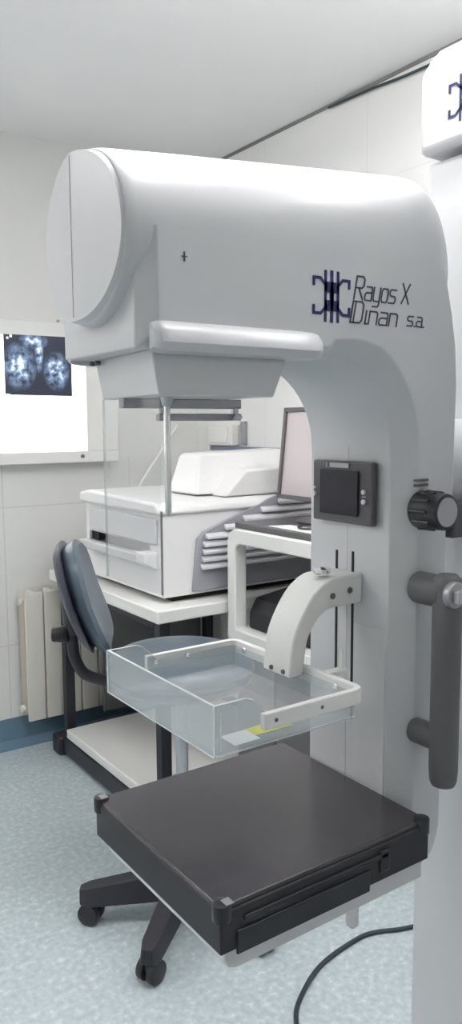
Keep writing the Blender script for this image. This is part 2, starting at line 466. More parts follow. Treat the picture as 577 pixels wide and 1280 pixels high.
# ------------------------------------------------------------------ dark cabinet, white rack, tray, device, monitor
fx, fy1, fy0 = 1.495, 2.172, 1.72
t = thing('side_cabinet', 'dark grey low cabinet standing below the white steel rack', 'cabinet', (fx, fy0, 0))
T = (fx, fy0, 0)
link('carcass', loc(B(fx + .04, XR - .012, fy0, fy1 - .02, .04, .655), T), W['greypanel'], t, bevel=.004)
link('plinth', loc(B(fx + .08, XR - .03, fy0 + .02, fy1 - .04, 0, .04), T), W['blackm'], t)
link('door', loc(B(fx + .022, fx + .04, fy0 + .01, fy0 + .21, .05, .645), T), W['greypanel'], t, bevel=.002)
link('door', loc(B(fx + .022, fx + .04, fy0 + .22, fy1 - .03, .05, .645), T), W['greypanel'], t, bevel=.002)
t = thing('steel_rack', 'white steel rack with rounded corners standing on the dark cabinet', 'rack', (fx, fy0, .655))
T = (fx, fy0, .655)
bm = bmesh.new()
ox = [(fy0, 1.048)] + [(fy1 - .05 + .05 * math.cos(R(a)), .998 + .05 * math.sin(R(a))) for a in (90, 70, 50, 30, 10, 0)] + [(fy1, .656), (fy0, .656)]
ix = [(fy0, .998)] + [(fy1 - .075 + .03 * math.cos(R(a)), .968 + .03 * math.sin(R(a))) for a in (90, 70, 50, 30, 10, 0)] + [(fy1 - .045, .704), (fy0, .704)]
n = len(ox)
for x0, x1 in ((fx, fx + .05),):
    A = [[bm.verts.new((x, *p)) for p in poly] for x in (x0, x1) for poly in (ox, ix)]
    for i in range(n - 1):
        bm.faces.new((A[0][i], A[0][i + 1], A[1][i + 1], A[1][i])); bm.faces.new((A[2][i], A[2][i + 1], A[3][i + 1], A[3][i]))
        bm.faces.new((A[0][i], A[0][i + 1], A[2][i + 1], A[2][i])); bm.faces.new((A[1][i], A[1][i + 1], A[3][i + 1], A[3][i]))
    for i in (0, n - 1): bm.faces.new((A[0][i], A[1][i], A[3][i], A[2][i]))
link('front_frame', loc(bm, T), W['desk'], t, bevel=.005, seg=2)
link('upright', loc(B(fx, fx + .05, fy0 - .04, fy0, .656, 1.048), T), W['desk'], t, bevel=.005)
link('upright', loc(B(XR - .07, XR - .02, fy1 - .05, fy1, .70, 1.02), T), W['desk'], t, bevel=.005)
link('upright', loc(B(XR - .07, XR - .02, fy0, fy0 + .05, .70, 1.02), T), W['desk'], t, bevel=.005)
link('top_shelf', loc(B(fx + .04, XR - .02, fy0, fy1 - .012, 1.02, 1.047), T), W['desk'], t, bevel=.004)
link('bottom_shelf', loc(B(fx + .045, XR - .02, fy0, fy1 - .01, .658, .70), T), W['desk'], t, bevel=.004)
bm = bmesh.new(); lathe(bm, [(.0005, .012), (.008, .008), (.009, 0), (.001, -.001)][::-1], (fx + .02, fy1 - .24, .705), 12)
link('bolt', loc(bm, T), W['chrome'], t)

o = tag(link('desk_pad', B(0, .53, -.42, .0, 0, .020), W['bezel'], bevel=.003), 'flat dark tray pad lying on the white steel rack', 'pad')
o.location = (1.512, 2.150, 1.048)
bm = bmesh.new(); prism(bm, [(1.525, 1.75), (1.532, 1.99), (1.60, 1.96), (1.60, 1.75)], 2, 1.0685, 1.0705)
tag(link('paper_sheet', bm, W['paper']), 'white paper sheet lying on the dark pad below the monitor', 'paper')
bm = bmesh.new(); tube(bm, catmull([(1.60, 1.74, 1.0745), (1.575, 1.80, 1.0745), (1.555, 1.85, 1.0745), (1.575, 1.89, 1.0745), (1.60, 1.90, 1.0745)]), .0035, 8)
tag(link('mouse_cable', bm, W['cordm']), 'thin dark cable curling over the paper sheet below the monitor', 'cable')

t = thing('computer_monitor', 'flat monitor with dark frame and blank screen coloured with a pinkish reflection on the rack', 'monitor', (1.70, 1.955, 1.068))
Mt = Matrix.Rotation(R(6), 4, 'Y')
bm = bmesh.new()
for a in ((-.20, .20, .07, .085), (-.20, .20, .372, .387), (-.20, -.186, .085, .372), (.186, .20, .085, .372)): box(bm, -.012, .03, a[0], a[1], a[2], a[3], M=Mt)
box(bm, .0, .045, -.186, .186, .085, .372, M=Mt)
link('monitor_frame', bm, W['monframe'], t, bevel=.002)
bm = bmesh.new(); box(bm, -.004, .0, -.186, .186, .085, .372, M=Mt)
link('screen', bm, W['moni'], t)  # pinkish reflection on the switched-off screen is put into its colour
bm = bmesh.new(); box(bm, .02, .06, -.04, .04, .012, .14)
link('neck', bm, W['monframe'], t, bevel=.004)
bm = bmesh.new(); lathe(bm, [(.095, 0), (.10, .006), (.09, .012), (.02, .016)], (.05, 0, 0), 32); link('foot', bm, W['monframe'], t)
bm = bmesh.new(); lathe(bm, [(.012, 0), (.028, .012), (.034, .04), (.026, .07), (.008, .08)], (0, 0, 0), 24)
o = tag(link('camera_ball', bm, W['black']), 'small black rounded object beside the monitor, partly behind the machine column', 'speaker'); o.name = 'computer_speaker'
o.location = (1.66, 1.80, 1.078)

t = thing('document_printer', 'black box-shaped printer inside the white steel rack', 'printer', (1.549, 1.74, .701))
bm = bmesh.new(); prism(bm, [(0, 0), (0, .055), (.03, .105), (.36, .15), (.38, .14), (.38, 0)], 1, 0, .382)
link('printer_body', bm, W['black'], t, bevel=.008)
link('printer_drawer', B(-.003, 0, .03, .35, .01, .045), W['blackm'], t, bevel=.003)
bm = bmesh.new(); box(bm, .05, .08, .04, .26, .106, .116); link('highlight_strip', bm, W['printer_g'], t)  # pale strip stands in for the highlight on the black printer

# ------------------------------------------------------------------ swivel chair
CX, CY = 1.075, 1.79
t = thing('swivel_chair', 'high swivel chair with blue-grey vinyl seat and back, black five-star base', 'chair', (CX, CY, 0))
bm = bmesh.new(); lathe(bm, [(.035, .075), (.05, .085), (.05, .13), (.036, .15)], n=24); link('hub', bm, W['blackm'], t)
for a in (148, 220, 292, 4, 76):
    ca, sa = math.cos(R(a)), math.sin(R(a))
    bm = bmesh.new()
    rings = []
    for d, w, z0, z1 in ((.02, .036, .075, .145), (.12, .034, .068, .138), (.22, .030, .060, .120), (.265, .028, .056, .112), (.292, .018, .060, .104)):
        rings.append([bm.verts.new((d * ca - s * w * sa, d * sa + s * w * ca, z)) for s, z in ((-1, z0), (1, z0), (.75, z1), (-.75, z1))])
    for p, q in zip(rings, rings[1:]):
        for k in range(4): bm.faces.new((p[k], p[(k + 1) % 4], q[(k + 1) % 4], q[k]))
    bm.faces.new(rings[0]); bm.faces.new(rings[-1][::-1])
    leg = link('base_leg', bm, W['blackm'], t, bevel=.004)
    bm = bmesh.new(); x, y = .262 * ca, .262 * sa
    b2 = a + 70; cb, sb = math.cos(R(b2)), math.sin(R(b2))
    for s in (-1, 1):
        cyl(bm, (x + s * .006 * cb, y + s * .006 * sb, .031), (x + s * .028 * cb, y + s * .028 * sb, .031), .031, n=20, bev=.005)
    cyl(bm, (x, y, .03), (x, y, .066), .009, n=10)
    cyl(bm, (x - .02 * cb, y - .02 * sb, .04), (x + .02 * cb, y + .02 * sb, .04), .019, n=14)
    link('caster', bm, W['black'], leg)
bm = bmesh.new(); cyl(bm, (0, 0, .14), (0, 0, .42), .029, n=24); link('column_sleeve', bm, W['rail'], t)
bm = bmesh.new(); cyl(bm, (0, 0, .42), (0, 0, .68), .017, n=24); link('gas_lift', bm, W['steel'], t)
link('seat_plate', B(-.09, .09, -.09, .09, .668, .69), W['blackm'], t, bevel=.004)
bm = bmesh.new()
lathe(bm, [(.10, 0), (.19, .006), (.206, .018), (.208, .03), (.20, .032)], (0, 0, .69), 48, sx=.94, sy=.96)
link('seat_shell', bm, W['vinylback'], t)
bm = bmesh.new()
lathe(bm, [(.19, 0), (.208, .006), (.215, .022), (.208, .042), (.185, .056), (.14, .060), (.06, .054), (.005, .052)], (0, 0, .72), 48, sx=.94, sy=.96)
link('seat', bm, W['vinyl'], t)
# backrest : curved pad
fa = R(-28); F = Vector((math.cos(fa), math.sin(fa), 0)); S = Vector((-F.y, F.x, 0))
def back_pt(u, v, d):
    """u across (-1..1), v up (-1..1), d depth"""
    hw = .185; hh = .15
    base = Vector((-.243, .188, 0))
    lean = -.045 * v + .03 * v * v
    return base + S * (u * hw) + F * (d + .035 * u * u + lean) + Vector((0, 0, .935 + v * hh))
def pad(name, d0, d1, m, sc=1.0):
    bm = bmesh.new(); N, K = 40, 7
    rings = []
    prof = [(0, d0), (.80 * sc, d0), (.95 * sc, d0 + .25 * (d1 - d0)), (1.0 * sc, d0 + .55 * (d1 - d0)), (.93 * sc, d0 + .85 * (d1 - d0)), (.7 * sc, d1), (0, d1 + .002)]
    def sq(a):
        c, s = math.cos(a), math.sin(a); p = .72
        return (math.copysign(abs(c) ** p, c), math.copysign(abs(s) ** p, s))
    c0 = bm.verts.new(back_pt(0, 0, d0)); c1 = bm.verts.new(back_pt(0, 0, d1 + .002))
    for r_, d in prof[1:-1]:
        rr = []
        for k in range(N):
            u, v = sq(2 * PI * k / N); u *= (1 - .10 * (v + 1) / 2); rr.append(bm.verts.new(back_pt(u * r_, v * r_, d)))
        rings.append(rr)
    for k in range(N):
        bm.faces.new((c0, rings[0][(k + 1) % N], rings[0][k])); bm.faces.new((c1, rings[-1][k], rings[-1][(k + 1) % N]))
        for p, q in zip(rings, rings[1:]): bm.faces.new((p[k], p[(k + 1) % N], q[(k + 1) % N], q[k]))
    return link(name, bm, m, t)
pad('backrest', .004, .055, W['vinyl'])
pad('backrest_shell', -.018, .006, W['vinylback'], .98)
bm = bmesh.new()
pb = back_pt(0, 0, -.02)
b1 = back_pt(0, -.72, -.040); b0 = b1 + Vector((0, 0, .13)) - F * .012
tube(bm, [b0, (b0 + b1) / 2, b1], .026, 12, sy=.7)
link('backrest_bracket', bm, W['black'], t)
bm = bmesh.new(); q = b1 + Vector((0, 0, -.02))
tube(bm, catmull([q + Vector((0, 0, .06)), q, q + Vector((.0, 0, -.06)) + F * .01, q + Vector((0, 0, -.105)) + F * .05, Vector((-.09, .07, .683)), Vector((-.03, .02, .68))]), .016, 12)
link('backrest_arm', bm, W['blackm'], t)
bm = bmesh.new(); kq = b1 + Vector((0, 0, .0))
cyl(bm, kq - F * .01, kq - F * .055, .024, .02, n=20, bev=.004); link('adjuster_knob', bm, W['black'], t)

# ------------------------------------------------------------------ mammography machine
MY = .7875; HW = .1025
t = mach = thing('mammography_machine', 'large white mammography x-ray machine with curved column arm, clear paddle and black table', 'x-ray machine', (.95, MY, 0))
T = (.95, MY, 0)
def part(name, bm, m, parent=None, **k):
    """parts are modelled in world coordinates; store them relative to the machine origin"""
    return link(name, loc(bm, T), m, parent or mach, **k)

# --- arm: profile in XZ
arm = [(.373, 1.5925), (.373, 1.475), (.62, 1.475)]
n_front = 3
arm += arc(.625, 1.365, .12, 88, 0, 12, rz=.118)
arm += [(.745, 1.25), (.745, 1.0), (.745, .80)]
i_in0 = 3; i_in1 = len(arm) - 1
arm += arc(.765, .793, .02, 180, 270, 4)
arm += arc(.775, .853, .063, -90, 0, 8, rz=.080)
arm += [(.838, 1.05), (.838, 1.255), (.846, 1.275), (.850, 1.30), (.852, 1.45), (.848, 1.50), (.840, 1.54), (.830, 1.575), (.824, 1.5925)]
npt = len(arm)
chf = []
for i in range(npt):
    if i == 1 or i == 0: chf.append(.018)
    elif i == 2: chf.append(.012)
    elif i_in0 <= i <= i_in1: chf.append(.012 + .016 * min(1, (i - i_in0) / 4))
    elif i < i_in1 + 10: chf.append(.018)
    else: chf.append(.012)
chf[0] = .018; chf[-1] = .012
def inset(poly, c):
    out = []
    for i, p in enumerate(poly):
        a = Vector(poly[i - 1]); b = Vector(p); d = Vector(poly[(i + 1) % len(poly)])
        if i == 0: e1 = e2 = (d - b).normalized()
        elif i == len(poly) - 1: e1 = e2 = (b - a).normalized()
        else: e1 = (b - a).normalized(); e2 = (d - b).normalized()
        n1 = Vector((-e1.y, e1.x)); n2 = Vector((-e2.y, e2.x)); nn = (n1 + n2).normalized()
        k = c[i] / max(.5, nn.dot(n1)); q = b + nn * k
        if i in (0, len(poly) - 1): q.y = b.y
        out.append((q.x, q.y))
    return out
ins = inset(arm, chf)
cc = [c * .9 for c in chf]
bm = bmesh.new(); ringsets = []
for sgn in (-1, 1):
    mid = [bm.verts.new((x, MY + sgn * (HW - c), z)) for (x, z), c in zip(arm, cc)]
    out = [bm.verts.new((x, MY + sgn * HW, z)) for (x, z) in ins]
    ringsets.append((mid, out))
    for i in range(npt): bm.faces.new((mid[i], mid[(i + 1) % npt], out[(i + 1) % npt], out[i]))
    bm.faces.new(out)
# slight crease down the middle of the inner face
midc = []
for i, (x, z) in enumerate(arm): midc.append(bm.verts.new((x, MY, z)))
for a_, b_ in ((ringsets[0][0], midc), (midc, ringsets[1][0])):
    for i in range(npt): bm.faces.new((a_[i], a_[(i + 1) % npt], b_[(i + 1) % npt], b_[i]))
bmesh.ops.recalc_face_normals(bm, faces=bm.faces)
wl = bm.edges.layers.float.new('bevel_weight_edge')
for e_ in bm.edges:
    if len(e_.link_faces) == 2 and e_.calc_face_angle(0) > R(22) and not all(v.co.z > 1.592 for v in e_.verts): e_[wl] = 1.0
arm_o = part('arm_housing', bm, W['paint'])
bv = arm_o.modifiers.new('bevel', 'BEVEL'); bv.width = .006; bv.segments = 3; bv.limit_method = 'WEIGHT'

# --- tube cover: oval barrel that grows taller towards the column, dome at the right end, creased cap at the left
XE = .828
def top_s(X):
    K = ((.36, .89), (.42, .95), (.50, 1.01), (.60, 1.09), (.70, 1.17), (.75, 1.21), (.78, 1.24), (.83, 1.25))
    g = K[-1][1]
    for (a, fa_), (b, fb_) in zip(K, K[1:]):
        if X <= b: g = fa_ + (fb_ - fa_) * max(0, (X - a) / (b - a)); break
    if X > .77:
        t_ = min(1, (X - .77) / (XE - .77)); g *= max(.0, (1 - t_ ** 2.8)) ** (1 / 2.8)
    return g
def wid(X):
    w_ = HW if X > .42 else HW - .004 * (1 - (X - .36) / .06)
    if X > .78: w_ -= .008 * ((X - .78) / (XE - .78)) ** 3
    return w_
def section(X, sc=1.0, crease=0):
    out = []
    n_ = 2 + 1.2 * min(1, max(0, (X - .4) / .35))
    for k in range(96):
        a = 2 * PI * k / 96; c, s_ = math.cos(a), math.sin(a)
        if s_ > 1e-6: cy, cz, hz = math.copysign(abs(c) ** (2 / n_), c), abs(s_) ** (2 / n_), HW * top_s(X)
        else: cy, cz, hz = c, s_, .088
        out.append(bm.verts.new((X - crease * (1 - abs(c) * sc), MY - wid(max(X, .36)) * sc * cy, 1.5925 + hz * cz * sc)))
    return out
bm = bmesh.new(); rings = []
for X, sc in ((.3600, .968), (.3608, .980), (.363, .987), (.367, .996), (.373, 1)): rings.append(section(X, sc))
for X in [.40, .44, .48, .52, .56, .60, .64, .68, .72, .75, .77] + [.77 + (XE - .77) * math.sin(R(a)) for a in range(15, 88, 6)] + [XE - .00005]: rings.append(section(X))
for p, q in zip(rings, rings[1:]):
    for k in range(len(p)): bm.faces.new((p[k], p[(k + 1) % len(p)], q[(k + 1) % len(p)], q[k]))
bm.faces.new(rings[0]); bm.faces.new(rings[-1])
cover = part('tube_cover', bm, W['paint'])
bm = bmesh.new(); rg = [section(.3602, .968), section(.3590, .966), section(.3575, .955, .010)]
for p, q in zip(rg, rg[1:]):
    for k in range(len(p)): bm.faces.new((p[k], p[(k + 1) % len(p)], q[(k + 1) % len(p)], q[k]))
bm.faces.new(rg[0]); last = rg[-1]; nl = len(last)
for h0 in (nl // 4, 3 * nl // 4): bm.faces.new([last[k % nl] for k in range(h0, h0 + nl // 2 + 1)])
part('end_cap', bm, W['paint2'])
bm = bmesh.new(); cyl(bm, (.3474, MY + .001, 1.5925 - .080), (.3474, MY + .001, 1.5925 + .085), .0005, n=6)
part('cap_seam', bm, W['seam'])
# --- ledge on both sides
for s in (-1, 1):
    bm = bmesh.new()
    y0, y1 = MY + s * (HW - .006), MY + s * (HW + .015)
    pr = [(y0, 1.503), (MY + s * (HW + .002), 1.5015), (y1 - s * .002, 1.490), (y1, 1.480), (y1 - s * .006, 1.472), (y0, 1.470)]
    xs = [(.384, .55), (.389, .9), (.397, 1), (.575, 1), (.590, .93), (.600, .7), (.606, .25)]
    rr = []
    for X, f in xs: rr.append([bm.verts.new((X, y0 + (y - y0) * f, 1.487 + (z - 1.487) * (.5 + .5 * f))) for y, z in pr])
    for p, q in zip(rr, rr[1:]):
        for k in range(len(pr)): bm.faces.new((p[k], p[(k + 1) % len(pr)], q[(k + 1) % len(pr)], q[k]))
    bm.faces.new(rr[0]); bm.faces.new(rr[-1])
    part('side_ledge', bm, W['paint'])
# --- collimator
bm = bmesh.new()
tp = [(.390, MY - .092), (.560, MY - .092), (.560, MY + .076), (.408, MY + .076)]; bt = [(.398, MY - .090), (.545, MY - .090), (.545, MY + .074), (.414, MY + .074)]
a_ = [bm.verts.new((*p, 1.4755)) for p in tp]; m_ = [bm.verts.new((*p, 1.466)) for p in tp]; b_ = [bm.verts.new((*p, 1.429)) for p in bt]
for p, q in ((a_, m_), (m_, b_)):
    for k in range(4): bm.faces.new((p[k], p[(k + 1) % 4], q[(k + 1) % 4], q[k]))
bm.faces.new(a_); bm.faces.new(b_)
col = part('collimator', bm, W['paint'], bevel=.002)
for y in (.842, .855): 
    part('screw', C((.402, y, 1.4705), (.3965, y, 1.4705), .0028, n=12), W['bezel'], col)
# rails under the collimator
rl = part('guide_rail', B(.408, .572, .797, .809, 1.418, 1.4295), W['rail'], bevel=.0015)
rl = part('guide_rail', B(.455, .572, .797, .807, 1.4035, 1.4120), W['rail'], bevel=.0015)
for x in (.462, .565): part('rail_post', B(x - .004, x + .004, .799, .805, 1.411, 1.419), W['steel'], bevel=.001)
bm = bmesh.new(); cyl(bm, (.560, .797, 1.4078), (.560, .790, 1.4078), .0042, n=6); cyl(bm, (.5665, .797, 1.4078), (.5665, .792, 1.4078), .0028, n=12)
part('rail_bolt', bm, W['steel'])
# clear face shield with chrome rod
sh = part('face_shield', B(.4202, .4218, .738, .874, 1.212, 1.43), W['acr_clear'])
bm = bmesh.new(); box(bm, .4195, .4225, .8740, .8746, 1.212, 1.43); part('shield_edge', bm, W['acr'], sh)
bm = bmesh.new(); box(bm, .4197, .4223, .7372, .7380, 1.212, 1.305); part('shield_edge', bm, W['rail'], sh)
bm = bmesh.new(); cyl(bm, (.4300, .7375, 1.300), (.4300, .7375, 1.4195), .0036, n=16, bev=.001); part('shield_rod', bm, W['chrome'])
bm = bmesh.new(); cyl(bm, (.4300, .7375, 1.419), (.4300, .7375, 1.4295), .0045, .008, n=20); part('rod_socket', bm, W['steel'])

# --- lettering and emblem on the near side of the housing (u = +X, v = +Z, drawn at Y = side)
YS = MY - HW - .0002
def side_pl(u, v, d): return (u, YS - d, v)
# emblem
ex, ez, s = .619, 1.5435, .001
bm = bmesh.new()
def em(pts, w, closed=False): ribbon(bm, [(ex + a * s, ez + b * s) for a, b in pts], w * s, side_pl, .0006, closed)
for x in (-9.5, 0, 9.5): em([(x, -27), (x, 27)], 3.6 if x else 4.2)
for z_ in (-10.2, 10.2): em([(-5, z_), (5, z_)], 12)
em([(0, -6), (0, 6)], 6)
for sx in (-1, 1):
    for sz in (-1, 1):
        em([(sx * 27, sz * 12), (sx * 27, sz * 19.5), (sx * 17, sz * 19.5), (sx * 8, sz * 11)], 3.4)
part('emblem', bm, W['blue'], smooth=False)
# stroke lettering
G = {
 'R': ([[(0, 0), (0, 10), (5, 10), (6.3, 8.8), (6.3, 6), (5, 5), (0, 5)], [(2.6, 5), (6.6, 0)]], 8.0),
 'a': ([[(.8, 6), (4.6, 6), (5.2, 5), (5.2, 0)], [(5.2, 3.4), (1.0, 3.4), (0, 2.4), (0, .8), (.8, 0), (5.2, 0)]], 6.6),
 'y': ([[(0, 6), (0, 1), (.9, 0), (5, 0)], [(5, 6), (5, -1.6), (4.2, -2.4), (.6, -2.4)]], 6.4),
 'o': ([[(.9, 0), (0, 1), (0, 5), (.9, 6), (4.2, 6), (5, 5), (5, 1), (4.2, 0), (.9, 0)]], 6.4),
 's': ([[(5, 6), (.9, 6), (0, 5.2), (0, 3.9), (.9, 3.2), (4.2, 3), (5, 2.2), (5, .9), (4.2, 0), (0, 0)]], 6.6),
 'X': ([[(0, 0), (5.4, 10)], [(0, 10), (5.4, 0)]], 7.2),
 'D': ([[(0, 0), (0, 10), (5.6, 10), (6.8, 8.6), (6.8, 1.4), (5.6, 0), (0, 0)], [(1.7, 0), (1.7, 10)]], 8.4),
 'i': ([[(.6, 0), (.6, 6)], [(.6, 0), (1.8, 0)]], 2.8),
 'n': ([[(0, 0), (0, 6)], [(0, 6), (4.2, 6), (5, 5), (5, 0)]], 6.4),
 'm': ([[(0, 0), (0, 6)], [(0, 6), (4.2, 6), (5, 5), (5, 0), (6, 0)]], 6.9),
 'r': ([[(0, 0), (0, 6), (3.2, 6)]], 4),
 '.': ([[(0, 0), (.5, 0)]], 1.8), ' ': ([], 3.0)}
def word(txt, u0, v0, h, adv, name, w=.0018, shear=.20):
    bm = bmesh.new(); k = h / 10; u = 0
    for ch in txt:
        st, a = G[ch]
        for s_ in st: ribbon(bm, [(u0 + (u + x) * k * adv + y * k * shear, v0 + y * k) for x, y in s_], w, side_pl)
        u += a
    return part(name, bm, W['ink'], smooth=False)
word('Rayos', .6535, 1.5440, .0265, .79, 'lettering')
word('X', .7330, 1.5455, .0235, .98, 'lettering', shear=.12)
word('Dinan', .6480, 1.5170, .0245, 1.07, 'lettering')
word('s.a.', .7440, 1.5190, .0195, .98, 'lettering', shear=.12)
# little plus mark
bm = bmesh.new(); ribbon(bm, [(.419, 1.566), (.425, 1.566)], .0008, side_pl); ribbon(bm, [(.422, 1.562), (.422, 1.570)], .0014, side_pl)
part('centre_mark', bm, W['ink'], smooth=False)

# --- column front: display, slots, seam
dp = part('display_panel', B(.7355, .7458, .728, .846, 1.2635, 1.3485), W['bezel'], bevel=.003)
# panel sits proud of the column face
for v in dp.data.vertices: v.co.x -= .004
scn = part('screen', B(.7396, .7418, .752, .827, 1.275, 1.336), W['screen'], dp, bevel=.0006)
for v in scn.data.vertices: v.co.x -= .0115
for (y, z, r_) in ((.7405, 1.309, .0032), (.7405, 1.2960, .0032), (.838, 1.301, .0032), (.838, 1.3095, .0015)):
    part('button', C((.7265, y, z), (.7293, y, z), r_, n=14), W['light_btn'], dp)
part('button_label', B(.7286, .7293, .7370, .7440, 1.3020, 1.3032), W['rail'], dp)
part('button_label', B(.7286, .7293, .770, .815, 1.3395, 1.3455), W['rail'], dp)
part('sensor_window', B(.7284, .7293, .808, .812, 1.340, 1.346), W['slot'], dp)
part('guide_slot', B(.7444, .747, .8065, .8110, 1.03, 1.222), W['slot'])
part('guide_slot', B(.7444, .747, .7740, .7785, .985, 1.224), W['slot'])
bm = bmesh.new(); box(bm, .7446, .7452, .7872, .7880, .83, 1.26); box(bm, .7446, .7452, .7872, .7880, 1.35, 1.40)
part('column_seam', bm, W['seam'])
part('cover_plate', B(.7435, .7462, .712, .772, .83, 1.125), W['paint2'], bevel=.001)

# --- knob + vent above it
kx, kz = .776, 1.288; ys = MY - HW
kn = part('tilt_knob', C((kx, ys + .002, kz), (kx, ys - .043, kz), .0245, .0235, n=40, bev=.003), W['black'])
part('knob_face', C((kx, ys - .0425, kz), (kx, ys - .0442, kz), .0185, n=32), W['rail'], kn)
bm = bmesh.new()
for k in range(10):
    a = 2 * PI * k / 10
    cyl(bm, (kx + .0238 * math.cos(a), ys - .004, kz + .0238 * math.sin(a)), (kx + .0232 * math.cos(a), ys - .030, kz + .0232 * math.sin(a)), .0028, n=8)
part('knob_grip', bm, W['black'], kn)
bm = bmesh.new(); box(bm, .762, .788, ys - .003, ys + .001, 1.318, 1.3215); box(bm, .762, .788, ys - .003, ys + .001, 1.3245, 1.3275)
part('vent_slot', bm, W['handle'], bevel=.0012)
# --- handle
hx, hy = .775, ys - .048
bm = bmesh.new(); ppts = [(hx, hy, .932), (hx, hy, .934), (hx, hy, .940), (hx, hy, .955), (hx, hy, 1.10), (hx, hy, 1.195), (hx, hy, 1.205), (hx, hy, 1.210)]
tube(bm, ppts, [.010, .015, .0175, .0185, .0185, .019, .017, .012], 28)
hd = part('grip_handle', bm, W['handle'])
part('handle_mount', C((hx, ys + .002, 1.186), (hx, hy, 1.186), .021, n=28, bev=.003), W['handle'], hd)
part('handle_mount', C((hx, ys + .002, .992), (hx, hy, .992), .0165, n=28, bev=.003), W['handle'], hd)
lk = part('handle_lock', C((hx - .009, hy - .012, 1.188), (hx - .009, hy - .023, 1.188), .0165, n=32, bev=.002), W['rail'], hd)
part('lock_button', B(hx - .018, hx, hy - .031, hy - .022, 1.179, 1.195), W['steel'], hd, bevel=.0015)

# --- support arc for the paddle
oc = catmull([(.617, 1.0, 1.073), (.619, 1, 1.092), (.624, 1, 1.123), (.639, 1, 1.153), (.660, 1, 1.179), (.684, 1, 1.1935), (.705, 1, 1.196), (.7445, 1, 1.196)], 5)
ic = catmull([(.641, 1, 1.073), (.642, 1, 1.088), (.648, 1, 1.119), (.662, 1, 1.141), (.676, 1, 1.152), (.690, 1, 1.1555), (.712, 1, 1.156), (.7445, 1, 1.156)], 5)
bm = bmesh.new()
ya, yb = .757, .814
A = [[bm.verts.new((p.x, y, p.z)) for p in c] for y in (ya, yb) for c in (oc, ic)]
m_ = len(oc)
for i in range(m_ - 1):
    bm.faces.new((A[0][i], A[0][i + 1], A[1][i + 1], A[1][i])); bm.faces.new((A[2][i], A[2][i + 1], A[3][i + 1], A[3][i]))
    bm.faces.new((A[0][i], A[0][i + 1], A[2][i + 1], A[2][i])); bm.faces.new((A[1][i], A[1][i + 1], A[3][i + 1], A[3][i]))
for i in (0, m_ - 1): bm.faces.new((A[0][i], A[1][i], A[3][i], A[2][i]))
sa = part('paddle_support_arm', bm, W['cream'], bevel=.0025, angle=40)
for x, z in ((.690, 1.172), (.721, 1.176)): part('screw', C((x, ya + .001, z), (x, ya - .0015, z), .0042, n=14), W['handle'], sa)
bm = bmesh.new(); lathe(bm, [(.005, 0), (.011, .001), (.0125, .005), (.0115, .009), (.006, .0115), (.001, .012)], (.690, .778, 1.197), 20); part('thumb_screw', bm, W['chrome'], sa)
for y in (.770, .795): part('screw', C((.6205, y, 1.079), (.6155, y, 1.079), .0032, n=12), W['handle'], sa)

# --- bracket (U shaped) around the paddle
bx0, bx1, bz0, bz1, th = .497, .650, 1.066, 1.085, .008
yn, yf = .652, .924
ch = .014
outp = [(bx0, yn), (bx1 - ch, yn), (bx1 - ch * .3, yn + ch * .3), (bx1, yn + ch), (bx1, yf - ch), (bx1 - ch * .3, yf - ch * .3), (bx1 - ch, yf), (bx0, yf)]
inp = [(bx0, yf - th), (bx1 - ch, yf - th), (bx1 - th, yf - ch), (bx1 - th, yn + ch), (bx1 - ch, yn + th), (bx0, yn + th)]
bm = bmesh.new(); prism(bm, outp + inp, 2, bz0, bz1)
bk = part('paddle_bracket', bm, W['cream'], bevel=.0012)
for x in (.510, .561): part('screw', C((x, yf - th + .001, 1.0755), (x, yf - th - .004, 1.0755), .0040, n=14, bev=.001), W['chrome'], bk)
for y in (.888, .695): part('screw', C((bx1 - th + .001, y, 1.0755), (bx1 - th - .004, y, 1.0755), .0042, n=14, bev=.001), W['chrome'], bk)
for x in (.513, .580): part('screw', C((x, yn + .001, 1.0755), (x, yn - .0008, 1.0755), .0022, n=12), W['handle'], bk)
part('release_pin', C((.672, .72, 1.086), (.672, .72, 1.112), .0032, .0026, n=14), W['cream'], bk)
bm = bmesh.new(); box(bm, bx1 - .004, .672 + .006, .714, .726, 1.080, 1.0865); part('pin_tab', bm, W['cream'], bk)

# --- clear tray (compression paddle)
x0, x1, y0, y1, zb, zh, zl, w = .437, .640, .661, .9155, 1.047, 1.104, 1.084, .003
tr = part('paddle_tray', B(x0, x1, y0, y1, zb, zb + w), W['acr'])
part('tray_wall', B(x0, x0 + w, y0, y1, zb + w, zh), W['acr'], tr)
for (ya_, yb_) in ((y0, y0 + w), (y1 - w, y1)):
    bm = bmesh.new(); prism(bm, [(x0 + w, zb + w), (x1, zb + w), (x1, zl - .006), (.512, zl - .006), (.500, zh - .014), (.488, zh - .003), (.478, zh), (x0 + w, zh)], 1, ya_, yb_)
    part('tray_wall', bm, W['acr'], tr)
part('tray_wall', B(x1 - w, x1, y0 + w, y1 - w, zb + w, zl - .006), W['acr'], tr)
bm = bmesh.new(); e = .0006
box(bm, x0, x0 + w, y0, y1, zh, zh + e)
for ya_, yb_ in ((y0, y0 + w), (y1 - w, y1)): box(bm, x0 + w, .478, ya_, yb_, zh, zh + e)
box(bm, x0 - e, x0 + e, y0 - e, y0 + .0012, zb, zh); box(bm, x0 - e, x0 + .0012, y1 - .0012, y1 + e, zb, zh)
box(bm, x0 - e, x0 + .0006, y0, y1, zb, zb + .0014); box(bm, x0, x1, y0 - e, y0 + .0004, zb, zb + .0014)
